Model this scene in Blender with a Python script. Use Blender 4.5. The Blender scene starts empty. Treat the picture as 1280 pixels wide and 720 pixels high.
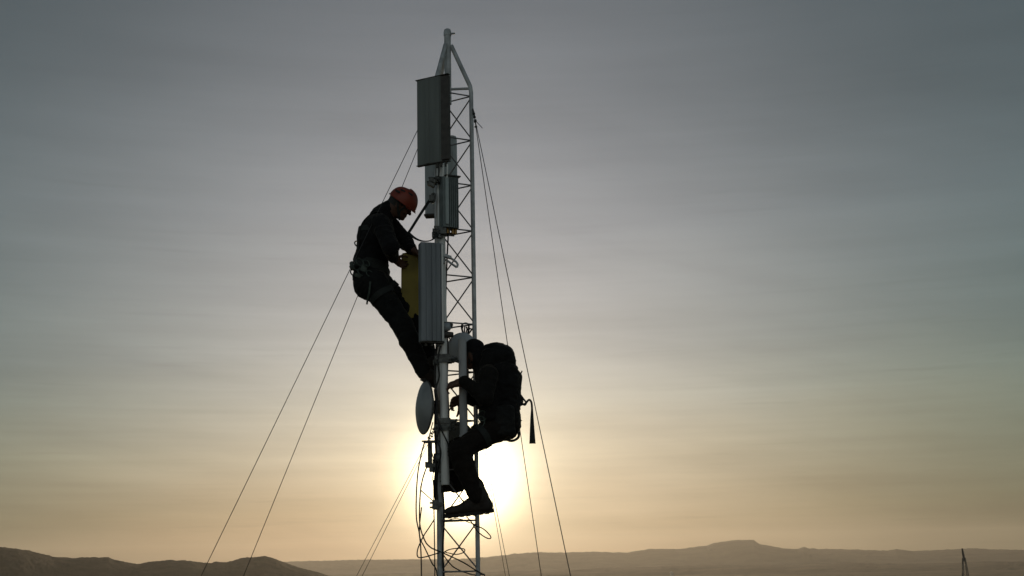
import bpy, math, random
import numpy as np
from mathutils import Vector, Matrix, noise
from mathutils.bvhtree import BVHTree

random.seed(7)
rng = np.random.default_rng(7)
SC = bpy.context.scene
COL = SC.collection

# ------------------------------------------------------------------ camera
FPX = 1600.0                       # focal length in photo pixels (1280 wide)
PITCH, ROLL = math.radians(12.03), math.radians(1.2)
CAM = Vector((0.0, -10.3, 20.0))   # a drone twenty metres over the hilltop
_fw = Vector((0, math.cos(PITCH), math.sin(PITCH)))
_r = Vector((1, 0, 0)); _u = _r.cross(_fw)
_c, _s = math.cos(ROLL), math.sin(ROLL)
RX, UX, FW = _c * _r - _s * _u, _s * _r + _c * _u, _fw

def ray(px, py):
    return RX * ((px - 640) / FPX) - UX * ((py - 360) / FPX) + FW

def P(px, py, Y=0.0):
    """world point that a photo pixel shows at the depth Y (metres behind the mast axis)"""
    d = ray(px, py)
    return CAM + d * ((Y - CAM.y) / d.y)

cd = bpy.data.cameras.new('camera'); cam = bpy.data.objects.new('camera', cd); COL.objects.link(cam)
cd.sensor_width = 36; cd.lens = 36 * FPX / 1280; cd.clip_start = 0.05; cd.clip_end = 40000
M = Matrix((RX, UX, -FW)).transposed().to_4x4(); M.translation = CAM
cam.matrix_world = M
SC.camera = cam

# ------------------------------------------------------------------ materials
def mat(name, col, rough=0.6, metal=0.0, var=0.0, scale=30.0, bump=0.0, bscale=None, stretch=None, detail=4, spec=None):
    m = bpy.data.materials.new(name); m.use_nodes = True
    nt = m.node_tree; b = nt.nodes['Principled BSDF']
    b.inputs['Base Color'].default_value = (*col, 1)
    b.inputs['Roughness'].default_value = rough
    b.inputs['Metallic'].default_value = metal
    if spec is not None: b.inputs['Specular IOR Level'].default_value = spec
    if var or bump:
        tc = nt.nodes.new('ShaderNodeTexCoord'); mp = nt.nodes.new('ShaderNodeMapping')
        nt.links.new(tc.outputs['Object'], mp.inputs['Vector'])
        if stretch: mp.inputs['Scale'].default_value = stretch
        n = nt.nodes.new('ShaderNodeTexNoise'); n.inputs['Scale'].default_value = scale; n.inputs['Detail'].default_value = detail
        nt.links.new(mp.outputs['Vector'], n.inputs['Vector'])
        if var:
            r = nt.nodes.new('ShaderNodeValToRGB')
            r.color_ramp.elements[0].position = 0.3; r.color_ramp.elements[1].position = 0.7
            r.color_ramp.elements[0].color = (*[c * (1 - var) for c in col], 1)
            r.color_ramp.elements[1].color = (*[min(1, c * (1 + var)) for c in col], 1)
            nt.links.new(n.outputs['Fac'], r.inputs['Fac']); nt.links.new(r.outputs['Color'], b.inputs['Base Color'])
        if bump:
            n2 = n
            if bscale:
                n2 = nt.nodes.new('ShaderNodeTexNoise'); n2.inputs['Scale'].default_value = bscale; n2.inputs['Detail'].default_value = 5
                nt.links.new(mp.outputs['Vector'], n2.inputs['Vector'])
            bp = nt.nodes.new('ShaderNodeBump'); bp.inputs['Strength'].default_value = bump; bp.inputs['Distance'].default_value = 0.02
            nt.links.new(n2.outputs['Fac'], bp.inputs['Height']); nt.links.new(bp.outputs['Normal'], b.inputs['Normal'])
    return m

GALV = mat('galvanised steel', (.46, .485, .50), .5, .25, .3, 14, .08, 60)
PIPE = mat('pale zinc pipe', (.74, .75, .74), .45, .15, .18, 9, .05, 50, stretch=(1, 1, .25))
ROD = mat('brace rod', (.24, .24, .25), .55, .4, .3, 20)
PAN_DARK = mat('dark antenna housing', (.155, .175, .168), .55, .0, .3, 5, .05, 40, stretch=(1, 1, .15))
PAN_EDGE = mat('dark antenna rim', (.06, .055, .05), .6, .0, .3, 20)
PAN_BLUE = mat('blue grey antenna housing', (.40, .46, .48), .5, .0, .12, 5, stretch=(1, 1, .2))
PAN_GREY = mat('ribbed grey housing', (.21, .235, .26), .5, .05, .3, 11, .05, 40, stretch=(1, 1, .1))
RADIO = mat('radio casing', (.16, .19, .19), .5, .15, .15, 12, .05, 60)
RADIO_L = mat('radio cover', (.36, .42, .42), .45, .1, .1, 12)
DRUM = mat('grey radome', (.36, .40, .43), .5, .0, .14, 5)
DISH = mat('dull dish grey', (.28, .29, .30), .5, .1, .2, 7)
SLIM = mat('pale slim housing', (.42, .44, .46), .5, .0, .1, 6)
YEL = mat('olive yellow panel', (.31, .245, .04), .6, .0, .22, 6, .06, 30)
CLAMP = mat('weathered clamp steel', (.12, .125, .12), .5, .6, .35, 40, .2, 90)
CABLE = mat('black cable', (.012, .012, .013), .5)
WIRE = mat('guy strand', (.07, .07, .07), .5, .6)
BRASS = mat('brass connectors', (.30, .18, .06), .4, .7, .2, 50)
SKIN = mat('skin', (.10, .048, .03), .65, 0, .12, 60)
HAIR = mat('dark hair', (.012, .01, .009), .6)
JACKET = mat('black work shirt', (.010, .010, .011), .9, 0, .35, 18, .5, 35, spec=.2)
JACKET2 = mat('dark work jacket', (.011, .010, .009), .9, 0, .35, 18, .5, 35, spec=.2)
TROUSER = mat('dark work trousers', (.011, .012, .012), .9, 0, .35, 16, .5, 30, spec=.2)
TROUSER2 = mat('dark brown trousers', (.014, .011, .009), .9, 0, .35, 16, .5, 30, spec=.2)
HELM = mat('red orange helmet shell', (.25, .036, .014), .45, 0, .12, 20)
HELM_B = mat('helmet vents', (.03, .025, .025), .6)
WEB = mat('harness webbing', (.016, .02, .018), .8, 0, .4, 90)
WEBG = mat('harness hardware', (.05, .07, .058), .5, .4, .3, 60)
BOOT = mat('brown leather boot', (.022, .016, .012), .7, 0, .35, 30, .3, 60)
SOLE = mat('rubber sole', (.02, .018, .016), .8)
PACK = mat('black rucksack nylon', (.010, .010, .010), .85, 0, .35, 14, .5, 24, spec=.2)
PACK2 = mat('charcoal rucksack panel', (.017, .018, .018), .8, 0, .3, 20, .4, 50, spec=.2)

for m_ in (JACKET, JACKET2, TROUSER, TROUSER2, PACK, PACK2):
    b_ = m_.node_tree.nodes['Principled BSDF']; b_.inputs['Sheen Weight'].default_value = .12; b_.inputs['Sheen Roughness'].default_value = .35; b_.inputs['Sheen Tint'].default_value = (.9, .8, .65, 1)

def land_mat(name, a, b, scale):
    m = bpy.data.materials.new(name); m.use_nodes = True; nt = m.node_tree; bs = nt.nodes['Principled BSDF']
    bs.inputs['Roughness'].default_value = 1; bs.inputs['Specular IOR Level'].default_value = .05
    tc = nt.nodes.new('ShaderNodeTexCoord')
    n = nt.nodes.new('ShaderNodeTexNoise'); n.inputs['Scale'].default_value = scale; n.inputs['Detail'].default_value = 9; n.inputs['Roughness'].default_value = .65
    nt.links.new(tc.outputs['Object'], n.inputs['Vector'])
    r = nt.nodes.new('ShaderNodeValToRGB'); r.color_ramp.elements[0].position = .38; r.color_ramp.elements[1].position = .66
    r.color_ramp.elements[0].color = (*a, 1); r.color_ramp.elements[1].color = (*b, 1)
    nt.links.new(n.outputs['Fac'], r.inputs['Fac']); nt.links.new(r.outputs['Color'], bs.inputs['Base Color'])
    return m
GROUND = land_mat('dry scrub ground', (.05, .045, .025), (.15, .115, .07), .012)
HILLM = land_mat('scrub covered hill', (.022, .024, .016), (.06, .055, .036), .02)
FARM = land_mat('far scrub hill', (.05, .045, .03), (.12, .095, .06), .006)

# ------------------------------------------------------------------ mesh helpers
class MB:
    def __init__(s): s.v = []; s.f = []; s.m = []
    def add(s, vs, fs, mi=0):
        o = len(s.v); s.v += [tuple(v) for v in vs]
        for f in fs: s.f.append(tuple(i + o for i in f)); s.m.append(mi)
        return s
    def box(s, c, size, rot=None, mi=0):
        c = Vector(c); R = rot if rot is not None else Matrix.Identity(3)
        h = [x / 2 for x in size]
        vs = [c + R @ Vector((a * h[0], b * h[1], d * h[2])) for a in (-1, 1) for b in (-1, 1) for d in (-1, 1)]
        return s.add(vs, [(0, 1, 3, 2), (4, 6, 7, 5), (0, 4, 5, 1), (2, 3, 7, 6), (0, 2, 6, 4), (1, 5, 7, 3)], mi)
    def tube(s, pts, r, n=8, cap=True, mi=0):
        pts = [Vector(p) for p in pts]; k = len(pts)
        rs = r if isinstance(r, (list, tuple)) else [r] * k
        vs = []; prev = None
        for i, p in enumerate(pts):
            t = (pts[min(i + 1, k - 1)] - pts[max(i - 1, 0)])
            t = t.normalized() if t.length > 1e-9 else Vector((0, 0, 1))
            if prev is None:
                a = t.orthogonal().normalized()
            else:
                a = prev - t * prev.dot(t)
                a = a.normalized() if a.length > 1e-6 else t.orthogonal().normalized()
            prev = a; b = t.cross(a)
            for j in range(n):
                q = 2 * math.pi * j / n
                vs.append(p + (a * math.cos(q) + b * math.sin(q)) * rs[i])
        fs = [(i * n + j, i * n + (j + 1) % n, (i + 1) * n + (j + 1) % n, (i + 1) * n + j) for i in range(k - 1) for j in range(n)]
        if cap:
            fs.append(tuple(range(n - 1, -1, -1))); fs.append(tuple((k - 1) * n + j for j in range(n)))
        return s.add(vs, fs, mi)
    def ribbon(s, pts, nrm, w, t=.003, closed=False, mi=0):
        """flat webbing along pts; nrm: the flat side's normal at each point"""
        pts = [Vector(p) for p in pts]; k = len(pts); vs = []
        for i, p in enumerate(pts):
            a, b = (pts[(i - 1) % k], pts[(i + 1) % k]) if closed else (pts[max(i - 1, 0)], pts[min(i + 1, k - 1)])
            tg = (b - a).normalized(); n = Vector(nrm[i] if isinstance(nrm, list) else nrm).normalized()
            ww = w[i] if isinstance(w, list) else w
            sd = tg.cross(n).normalized() * ww / 2; n = sd.cross(tg).normalized() * t / 2
            vs += [p + sd + n, p - sd + n, p - sd - n, p + sd - n]
        fs = []
        for i in range(k if closed else k - 1):
            j = (i + 1) % k
            for q in range(4): fs.append((i * 4 + q, i * 4 + (q + 1) % 4, j * 4 + (q + 1) % 4, j * 4 + q))
        if not closed:
            fs.append((3, 2, 1, 0)); fs.append(tuple((k - 1) * 4 + q for q in range(4)))
        return s.add(vs, fs, mi)
    def lathe(s, c, axis, prof, n=32, mi=0):
        """prof: (distance along axis, radius)"""
        c = Vector(c); ax = Vector(axis).normalized(); a = ax.orthogonal().normalized(); b = ax.cross(a); vs = []
        for h, r in prof:
            for j in range(n):
                q = 2 * math.pi * j / n
                vs.append(c + ax * h + (a * math.cos(q) + b * math.sin(q)) * max(r, 1e-4))
        k = len(prof)
        fs = [(i * n + j, i * n + (j + 1) % n, (i + 1) * n + (j + 1) % n, (i + 1) * n + j) for i in range(k - 1) for j in range(n)]
        fs.append(tuple(range(n - 1, -1, -1))); fs.append(tuple((k - 1) * n + j for j in range(n)))
        return s.add(vs, fs, mi)
    def prism(s, prof, o, ux, uy, uz, h, mi=0):
        """closed outline prof (x, y) in the frame ux, uy at o, drawn out along uz by h"""
        o = Vector(o); k = len(prof)
        vs = [o + ux * x + uy * y for x, y in prof] + [o + ux * x + uy * y + uz * h for x, y in prof]
        fs = [(i, (i + 1) % k, k + (i + 1) % k, k + i) for i in range(k)]
        fs += [tuple(range(k - 1, -1, -1)), tuple(range(k, 2 * k))]
        return s.add(vs, fs, mi)

def link(name, me, mats, parent=None, smooth=None):
    o = bpy.data.objects.new(name, me); COL.objects.link(o)
    for m in (mats if isinstance(mats, (list, tuple)) else [mats]): me.materials.append(m)
    if smooth is not None:
        me.shade_smooth()
        if smooth < 3.1: me.set_sharp_from_angle(angle=smooth)
    if parent is not None:
        o.parent = parent
        o.matrix_parent_inverse = Matrix.Translation(-parent.location)
    return o

def obj(name, mb, mats, parent=None, smooth=.7, bevel=0):
    me = bpy.data.meshes.new(name); me.from_pydata(mb.v, [], mb.f)
    me.polygons.foreach_set('material_index', mb.m); me.validate(); me.update()
    import bmesh
    bm = bmesh.new(); bm.from_mesh(me); bmesh.ops.recalc_face_normals(bm, faces=bm.faces)
    if bevel:
        es = [e for e in bm.edges if len(e.link_faces) == 2 and e.calc_face_angle(0) > .9]
        bmesh.ops.bevel(bm, geom=es, offset=bevel, segments=2, affect='EDGES', clamp_overlap=True)
    bm.to_mesh(me); bm.free()
    return link(name, me, mats, parent, smooth)

def tag(o, label=None, cat=None, group=None, kind=None):
    if label: o['label'] = label
    if cat: o['category'] = cat
    if group: o['group'] = group
    if kind: o['kind'] = kind
    return o

def thing(name, loc, label, cat, group=None):
    o = bpy.data.objects.new(name, None); COL.objects.link(o); o.location = loc; o.empty_display_size = .1
    return tag(o, label, cat, group)

def smooth_path(pts, n=10):
    pts = [Vector(p) for p in pts]; out = []
    for i in range(len(pts) - 1):
        p0, p1, p2, p3 = pts[max(i - 1, 0)], pts[i], pts[i + 1], pts[min(i + 2, len(pts) - 1)]
        for j in range(n):
            t = j / n
            out.append(.5 * ((2 * p1) + (p2 - p0) * t + (2 * p0 - 5 * p1 + 4 * p2 - p3) * t * t + (3 * p1 - p0 - 3 * p2 + p3) * t ** 3))
    return out + [pts[-1]]

# ------------------------------------------------------------------ light and sky
SUN = ray(580, 598).normalized()
sl = bpy.data.lights.new('sun', 'SUN'); sl.energy = 1.2; sl.angle = math.radians(.5); sl.color = (1, .74, .46)
so = bpy.data.objects.new('sun', sl); COL.objects.link(so); so.rotation_euler = SUN.to_track_quat('Z', 'Y').to_euler()

def world():
    w = bpy.data.worlds.new('World'); SC.world = w; w.use_nodes = True; nt = w.node_tree; N = nt.nodes; L = nt.links
    for n in list(N): N.remove(n)
    def math_(op, a, b=None, clamp=False):
        n = N.new('ShaderNodeMath'); n.operation = op; n.use_clamp = clamp
        for i, x in enumerate((a, b)):
            if x is None: continue
            if isinstance(x, (int, float)): n.inputs[i].default_value = x
            else: L.new(x, n.inputs[i])
        return n.outputs[0]
    tc = N.new('ShaderNodeTexCoord'); nv = N.new('ShaderNodeVectorMath'); nv.operation = 'NORMALIZE'
    L.new(tc.outputs['Generated'], nv.inputs[0]); d = nv.outputs[0]
    sx = N.new('ShaderNodeSeparateXYZ'); L.new(d, sx.inputs[0]); x, y, z = sx.outputs
    DEG = 180 / math.pi
    el = math_('MULTIPLY', math_('ARCSINE', z), DEG)
    # slow drifts of thin high cloud bend the bands of colour a little
    def nz(vec_scale, scale, detail=4, rough=.5, off=(0, 0, 0)):
        mp = N.new('ShaderNodeMapping'); mp.inputs['Scale'].default_value = vec_scale; mp.inputs['Location'].default_value = off
        L.new(d, mp.inputs['Vector']); n = N.new('ShaderNodeTexNoise'); n.inputs['Scale'].default_value = scale
        n.inputs['Detail'].default_value = detail; n.inputs['Roughness'].default_value = rough
        L.new(mp.outputs[0], n.inputs['Vector']); return n.outputs['Fac']
    n_big = nz((1, 1, 3), 2.2, 3, .5, (.3, 0, .2)); n_str = nz((1, 1, 16), 3.4, 6, .55, (0, .4, 0)); n_fine = nz((1, 1, 38), 5, 5, .6, (.2, 0, .7))
    el2 = math_('ADD', el, math_('MULTIPLY', math_('SUBTRACT', n_big, .5), 5.0))
    cr = N.new('ShaderNodeValToRGB'); e = cr.color_ramp.elements
    stops = [(-4, (.30, .20, .11)), (0, (.46, .295, .16)), (2.0, (.555, .412, .25)), (4.6, (.65, .557, .41)), (7, (.585, .553, .47)), (9.2, (.51, .503, .472)),
             (11.9, (.445, .447, .445)), (15.1, (.352, .362, .378)), (18.3, (.270, .284, .303)), (21.6, (.204, .220, .239)), (24.7, (.156, .173, .191)), (34, (.10, .115, .128)), (66, (.06, .072, .085))]
    pos = lambda a: (a + 4) / 70
    e[0].position = 0; e[0].color = (*stops[0][1], 1); e[1].position = 1; e[1].color = (*stops[-1][1], 1)
    for a, c in stops[1:-1]:
        k = e.new(pos(a)); k.color = (*c, 1)
    L.new(math_('DIVIDE', math_('ADD', el2, 4), 70, True), cr.inputs['Fac'])
    # brightness falls off sideways from the sun
    hl = math_('SQRT', math_('ADD', math_('ADD', math_('MULTIPLY', x, x), math_('MULTIPLY', y, y)), 1e-6))
    sh = math.hypot(SUN.x, SUN.y)
    ca = math_('DIVIDE', math_('ADD', math_('MULTIPLY', x, SUN.x / sh), math_('MULTIPLY', y, SUN.y / sh)), hl)
    az = math_('MULTIPLY', math_('ARCCOSINE', math_('MINIMUM', math_('MAXIMUM', ca, -1), .99999)), DEG)
    g = math_('EXPONENT', math_('DIVIDE', math_('MULTIPLY', az, az), -245))
    hi = math_('MULTIPLY', math_('DIVIDE', math_('SUBTRACT', el, 12), 12, True), .2)
    # added fill: brightens the unseen sky behind the camera to light camera-facing surfaces
    back = math_('MULTIPLY', math_('POWER', math_('DIVIDE', math_('SUBTRACT', az, 50), 110, True), 1.3), BACK_FILL_K)
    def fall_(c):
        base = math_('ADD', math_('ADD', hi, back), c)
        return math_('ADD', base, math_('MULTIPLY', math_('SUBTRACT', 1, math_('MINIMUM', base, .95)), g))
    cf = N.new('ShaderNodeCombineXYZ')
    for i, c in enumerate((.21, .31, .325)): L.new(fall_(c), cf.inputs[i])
    # streaks, strongest low in the sky
    low = math_('EXPONENT', math_('DIVIDE', math_('MAXIMUM', el, 0), -11))
    wisp = math_('MULTIPLY', math_('SUBTRACT', nz((1, 1, 26), 7, 5, .6, (3.1, 1.7, .3)), .60, True), -1.1)
    # softer slanting veils
    rot = N.new('ShaderNodeVectorRotate'); rot.rotation_type = 'Y_AXIS'; rot.inputs['Angle'].default_value = math.radians(-9); L.new(d, rot.inputs['Vector'])
    mv = N.new('ShaderNodeMapping'); mv.inputs['Scale'].default_value = (1.6, 1, 9); mv.inputs['Location'].default_value = (.7, 0, 1.35); L.new(rot.outputs[0], mv.inputs['Vector'])
    nv_ = N.new('ShaderNodeTexNoise'); nv_.inputs['Scale'].default_value = 2.4; nv_.inputs['Detail'].default_value = 7; nv_.inputs['Roughness'].default_value = .52; nv_.inputs['Distortion'].default_value = .5
    L.new(mv.outputs[0], nv_.inputs['Vector'])
    wisp = math_('ADD', wisp, math_('MULTIPLY', math_('SUBTRACT', nv_.outputs['Fac'], .5), .7))
    st = math_('ADD', math_('ADD', wisp, math_('MULTIPLY', math_('SUBTRACT', n_str, .5), .6)), math_('MULTIPLY', math_('SUBTRACT', n_fine, .5), .28))
    st = math_('MULTIPLY', st, math_('ADD', math_('MULTIPLY', low, .9), .08))
    mul = math_('ADD', math_('ADD', st, 1), math_('MULTIPLY', math_('SUBTRACT', n_big, .5), -.14))
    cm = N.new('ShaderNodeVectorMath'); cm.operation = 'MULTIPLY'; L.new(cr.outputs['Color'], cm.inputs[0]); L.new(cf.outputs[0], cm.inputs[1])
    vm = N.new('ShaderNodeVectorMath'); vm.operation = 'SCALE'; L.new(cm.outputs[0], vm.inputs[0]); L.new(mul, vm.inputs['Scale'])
    # veiled sun: bright heart and aureole
    dt = N.new('ShaderNodeVectorMath'); dt.operation = 'DOT_PRODUCT'; L.new(d, dt.inputs[0]); dt.inputs[1].default_value = SUN
    ang = math_('MULTIPLY', math_('ARCCOSINE', math_('MINIMUM', dt.outputs['Value'], .999999)), DEG)
    g1 = math_('MULTIPLY', math_('EXPONENT', math_('MULTIPLY', math_('MULTIPLY', ang, ang), -1 / (1.85 ** 2))), 4.0)
    g2 = math_('MULTIPLY', math_('EXPONENT', math_('DIVIDE', ang, -2.6)), 1.05)
    g3 = math_('MULTIPLY', math_('EXPONENT', math_('MULTIPLY', math_('MULTIPLY', ang, ang), -1 / (.42 ** 2))), 9)
    gs = N.new('ShaderNodeVectorMath'); gs.operation = 'SCALE'; gs.inputs[0].default_value = (1, .86, .55)
    L.new(math_('ADD', math_('ADD', g1, g2), g3), gs.inputs['Scale'])
    ad = N.new('ShaderNodeVectorMath'); ad.operation = 'ADD'; L.new(vm.outputs[0], ad.inputs[0]); L.new(gs.outputs[0], ad.inputs[1])
    sky = N.new('ShaderNodeTexSky'); sky.sky_type = 'NISHITA'; sky.sun_disc = False
    sky.sun_elevation = math.asin(SUN.z); sky.sun_rotation = math.atan2(SUN.x, SUN.y); sky.dust_density = 4; sky.air_density = 1.5
    b1 = N.new('ShaderNodeBackground'); L.new(sky.outputs[0], b1.inputs['Color']); b1.inputs['Strength'].default_value = SKY_K
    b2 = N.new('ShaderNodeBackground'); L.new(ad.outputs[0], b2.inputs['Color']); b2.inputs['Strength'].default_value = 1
    a = N.new('ShaderNodeAddShader'); L.new(b1.outputs[0], a.inputs[0]); L.new(b2.outputs[0], a.inputs[1])
    o = N.new('ShaderNodeOutputWorld'); L.new(a.outputs[0], o.inputs['Surface'])
SKY_K = .002
BACK_FILL_K = .62
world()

# ------------------------------------------------------------------ land
PLAIN = -40.0
def land_height(x, y):
    r = math.hypot(x + .5, y)
    t = min(1, max(0, (r - 25) / 420)); t = t * t * (3 - 2 * t)
    h = PLAIN * t
    h += noise.noise(Vector((x / 900, y / 900, 3))) * 8 * t + noise.noise(Vector((x / 160, y / 160, 1))) * 2.2 * min(1, r / 150)
    return h
def ground():
    vs = []; fs = []; na = 240
    rads = [0] + [3 * (1.0475 ** k) for k in range(172)]
    for r in rads:
        for j in range(na):
            q = 2 * math.pi * j / na; x, y = r * math.sin(q) - .515, r * math.cos(q); vs.append((x, y, land_height(x, y)))
    for i in range(len(rads) - 1):
        for j in range(na): fs.append((i * na + j, i * na + (j + 1) % na, (i + 1) * na + (j + 1) % na, (i + 1) * na + j))
    me = bpy.data.meshes.new('ground'); me.from_pydata(vs, [], fs)
    tag(link('ground', me, GROUND, smooth=3.2), kind='structure')
    return rads[-1]
R_GROUND = ground()

def ridge(name, dist, crest, width, m, rough, extend, seed, naz=1500, az_lo=-42, az_hi=42, trees=0, nr=90):
    """a ridge at the given distance whose skyline runs through the crest pixels; a real slope falls away before and behind it"""
    pts = []
    for px, py in crest:
        d = ray(px, py); d = d / math.hypot(d.x, d.y); pts.append((math.degrees(math.atan2(d.x, d.y)), CAM.z + d.z * dist))
    xs = [p[0] for p in pts]; zs = [p[1] for p in pts]
    vs = []; fs = []; md = dist * .01745; gs = dist / 200
    for j in range(naz + 1):
        a = az_lo + (az_hi - az_lo) * j / naz
        z = float(np.interp(a, xs, zs))
        if a < xs[0] or a > xs[-1]:
            k = min(1, (xs[0] - a if a < xs[0] else a - xs[-1]) / 3)
            z += k * extend * (noise.noise(Vector((a * .25, seed, 2))) + .2)
        z += rough * (noise.noise(Vector((a * 2.5, seed, 0))) * .8 )
        for i in range(nr + 1):
            t = i / nr * 2 - 1
            w = width * (1 + .35 * noise.noise(Vector((a * .4, seed + 7, 0))))
            r = dist + t * w
            s = math.cos(t * math.pi / 2) ** 1.6
            n = noise.fractal(Vector((a * .9, r / 260, seed)), .9, 2.1, 5) * rough * 2.0 * (1 - s) * (1 - abs(t)) * 3
            bush = trees * (noise.noise(Vector((a * md / gs, r / gs, seed))) + .6 * noise.noise(Vector((a * md / gs * 2.3, r / gs * 2.3, seed)))) * .9
            zz = PLAIN - 12 + (z - PLAIN + 12) * s + n * (1 if t < 0 else .4) + (bush + rough * .5 * noise.noise(Vector((a * md / 70, r / 70, seed)))) * s
            vs.append((CAM.x + r * math.sin(math.radians(a)), CAM.y + r * math.cos(math.radians(a)), zz))
    for j in range(naz):
        for i in range(nr): fs.append((j * (nr + 1) + i, j * (nr + 1) + i + 1, (j + 1) * (nr + 1) + i + 1, (j + 1) * (nr + 1) + i))
    me = bpy.data.meshes.new(name); me.from_pydata(vs, [], fs)
    return tag(link(name, me, m, smooth=3.2), kind='structure')

near_crest = [(-60, 680), (0, 684), (20, 686), (35, 688.5), (52, 692.5), (65, 696), (78, 697.3), (95, 698), (120, 697), (136, 697.5), (150, 702), (172, 706), (190, 702.5),
              (212, 700.3), (240, 702), (262, 704.5), (285, 702.5), (300, 698.5), (318, 696.8), (331, 696), (345, 699.5), (365, 707), (400, 717), (430, 726), (520, 733)]
ridge('near_hills', 2300, near_crest, 700, HILLM, 1.2, 16, 3.3, trees=2.0, az_hi=0, nr=170)
far_crest = [(-40, 712), (300, 705), (370, 702), (450, 700), (525, 699.5), (570, 699.5), (605, 697), (640, 693), (672, 690.5), (700, 691), (740, 690), (785, 691), (810, 686.5), (850, 686.5), (885, 682), (890, 679.5),
             (905, 677), (920, 675.2), (942, 675.2), (948, 680), (980, 686), (997, 686.5), (1005, 683.8), (1012, 686.2), (1055, 687), (1110, 688.5), (1120, 687), (1140, 689),
             (1180, 687.5), (1205, 686.2), (1217, 685.6), (1240, 687), (1280, 687.8), (1330, 688)]
ridge('far_hills', 8200, far_crest, 1500, FARM, 2.5, 45, 8.1, trees=6)
mid_crest = [(-40, 722), (400, 712), (480, 710), (600, 708), (700, 704), (800, 701), (900, 699), (980, 700), (1060, 697), (1150, 698), (1230, 695), (1330, 696)]
mid_crest = [(x, y + 7) for x, y in mid_crest]
ridge('middle_hills', 5200, mid_crest, 1300, FARM, 2.5, 14, 5.2, trees=1.5)

# the air between: one box round everything
hz = MB().box((0, 0, 65), (21400, 21400, 270))
ho = obj('haze', hz, [], smooth=None); ho.data.materials.clear()
hm = bpy.data.materials.new('haze air'); hm.use_nodes = True; nt = hm.node_tree
for n in list(nt.nodes): nt.nodes.remove(n)
pv = nt.nodes.new('ShaderNodeVolumePrincipled'); pv.inputs['Color'].default_value = (.86, .84, .80, 1); pv.inputs['Density'].default_value = 5.6e-5; pv.inputs['Anisotropy'].default_value = .6
no = nt.nodes.new('ShaderNodeOutputMaterial'); nt.links.new(pv.outputs[0], no.inputs['Volume'])
ho.data.materials.append(hm); tag(ho, kind='stuff')

# ------------------------------------------------------------------ the mast
LEG1 = Vector((P(549.3, 700, -.168).x, -.168)); LEG2 = Vector((P(552.2, 700, .176).x, .176)); LEG3 = Vector((-.313, -.012))
AX = (LEG1 + LEG2 + LEG3) / 3
TOPZ = 23.864; STEP = .3938
mast = thing('lattice_mast', (AX.x, AX.y, 0), 'tall triangular galvanised steel lattice mast carrying the antennas, dishes and both climbers', 'radio mast')
legs = [LEG1, LEG2, LEG3]
for p in legs:
    # straight tube up to the bend, then in to the top pole: leg and stay are one bent pipe
    pts = [(p.x, p.y, 0), (p.x, p.y, 10), (p.x, p.y, 20), (p.x, p.y, 23.90), (p.x + (AX.x - p.x) * .04, p.y + (AX.y - p.y) * .04, 23.955), (AX.x + (p.x - AX.x) * .16, AX.y + (p.y - AX.y) * .16, 24.33)]
    obj('leg', MB().tube(pts, .0185, 12), GALV, mast)
tp = MB().tube([(AX.x, AX.y, 23.80), (AX.x, AX.y, 24.47)], .029, 16)
top_pole = obj('top_pole', tp, GALV, mast)
cp = MB().tube([(AX.x, AX.y, 24.42), (AX.x, AX.y, 24.455), (AX.x, AX.y, 24.475), (AX.x, AX.y, 24.485)], [.033, .033, .028, .012], 16).tube([(AX.x + .03, AX.y - .01, 24.435), (AX.x + .065, AX.y - .015, 24.435)], .009, 8)
obj('cap', cp, GALV, top_pole)
nodes = [TOPZ + .07] + [TOPZ - STEP * k for k in range(61)]
rest = MB(); pairs = [(0, 2), (1, 2), (0, 1)]
def V3(p, z): return Vector((p.x, p.y, z))
for k, z in enumerate(nodes):
    if z < .1: continue
    for a, b in pairs:
        m = MB().tube([V3(legs[a], z), V3(legs[b], z)], .0062 if k else .011, 7)
        if k and z - STEP > 0:
            pass
        if k == 0: continue
        if z > 19.4: obj('horizontal_brace', m, ROD, mast)
        else: rest.add(m.v, m.f)
    if k == 0 or z - STEP < 0: continue
    for q, (a, b) in enumerate(pairs):
        u, v = (a, b) if q != 1 else (b, a)
        pu, pv_ = V3(legs[u], z - .012), V3(legs[v], z - STEP + .012)
        m = MB().tube([pu, pv_], .0058, 7)
        if z > 19.4: obj('diagonal_brace', m, ROD, mast)
        else: rest.add(m.v, m.f)
for p in legs: obj('top_brace', MB().tube([V3(p, TOPZ + .07), V3(AX, TOPZ + .07)], .012, 8), GALV, mast)
tag(obj('bracing', rest, ROD, mast), kind='stuff')
for p in legs: obj('base_plate', MB().box((p.x, p.y, .02), (.16, .16, .03)).tube([(p.x, p.y, .03), (p.x, p.y, .12)], .03, 10), GALV, mast)

# ------------------------------------------------------------------ mount pipe
pipe_t, pipe_b = P(550.2, 196, -.315), P(556.6, 606, -.315)
mp = thing('mount_pipe', pipe_b, 'pale grey vertical pipe clamped in front of the mast, carrying the antennas', 'pipe')
obj('tube', MB().tube([pipe_b, pipe_b + (pipe_t - pipe_b) * .5, pipe_t], .032, 20), PIPE, mp)
def u_clamp(parent, c, yaw=0, w=.13, reach=.1, mat_=CLAMP, name='clamp'):
    R = Matrix.Rotation(yaw, 3, 'Z'); c = Vector(c); m = MB()
    for s in (-1, 1):
        m.box(c + R @ Vector((0, s * .043, 0)), (w, .014, .05), R)
        m.tube([c + R @ Vector((s * w * .40, -.075, 0)), c + R @ Vector((s * w * .40, reach, 0))], .007, 8)
        m.tube([c + R @ Vector((s * w * .40, -.066, 0)), c + R @ Vector((s * w * .40, -.050, 0))], .013, 6)
    return obj(name, m, mat_, parent)
def pipe_at(py):
    t = (py - 196) / 410; return pipe_t + (pipe_b - pipe_t) * t
for py, yw in ((228, .5), (292, .2), (413, .4), (455, 0), (538, -.3)):
    u_clamp(mp, pipe_at(py), yw)
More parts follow.
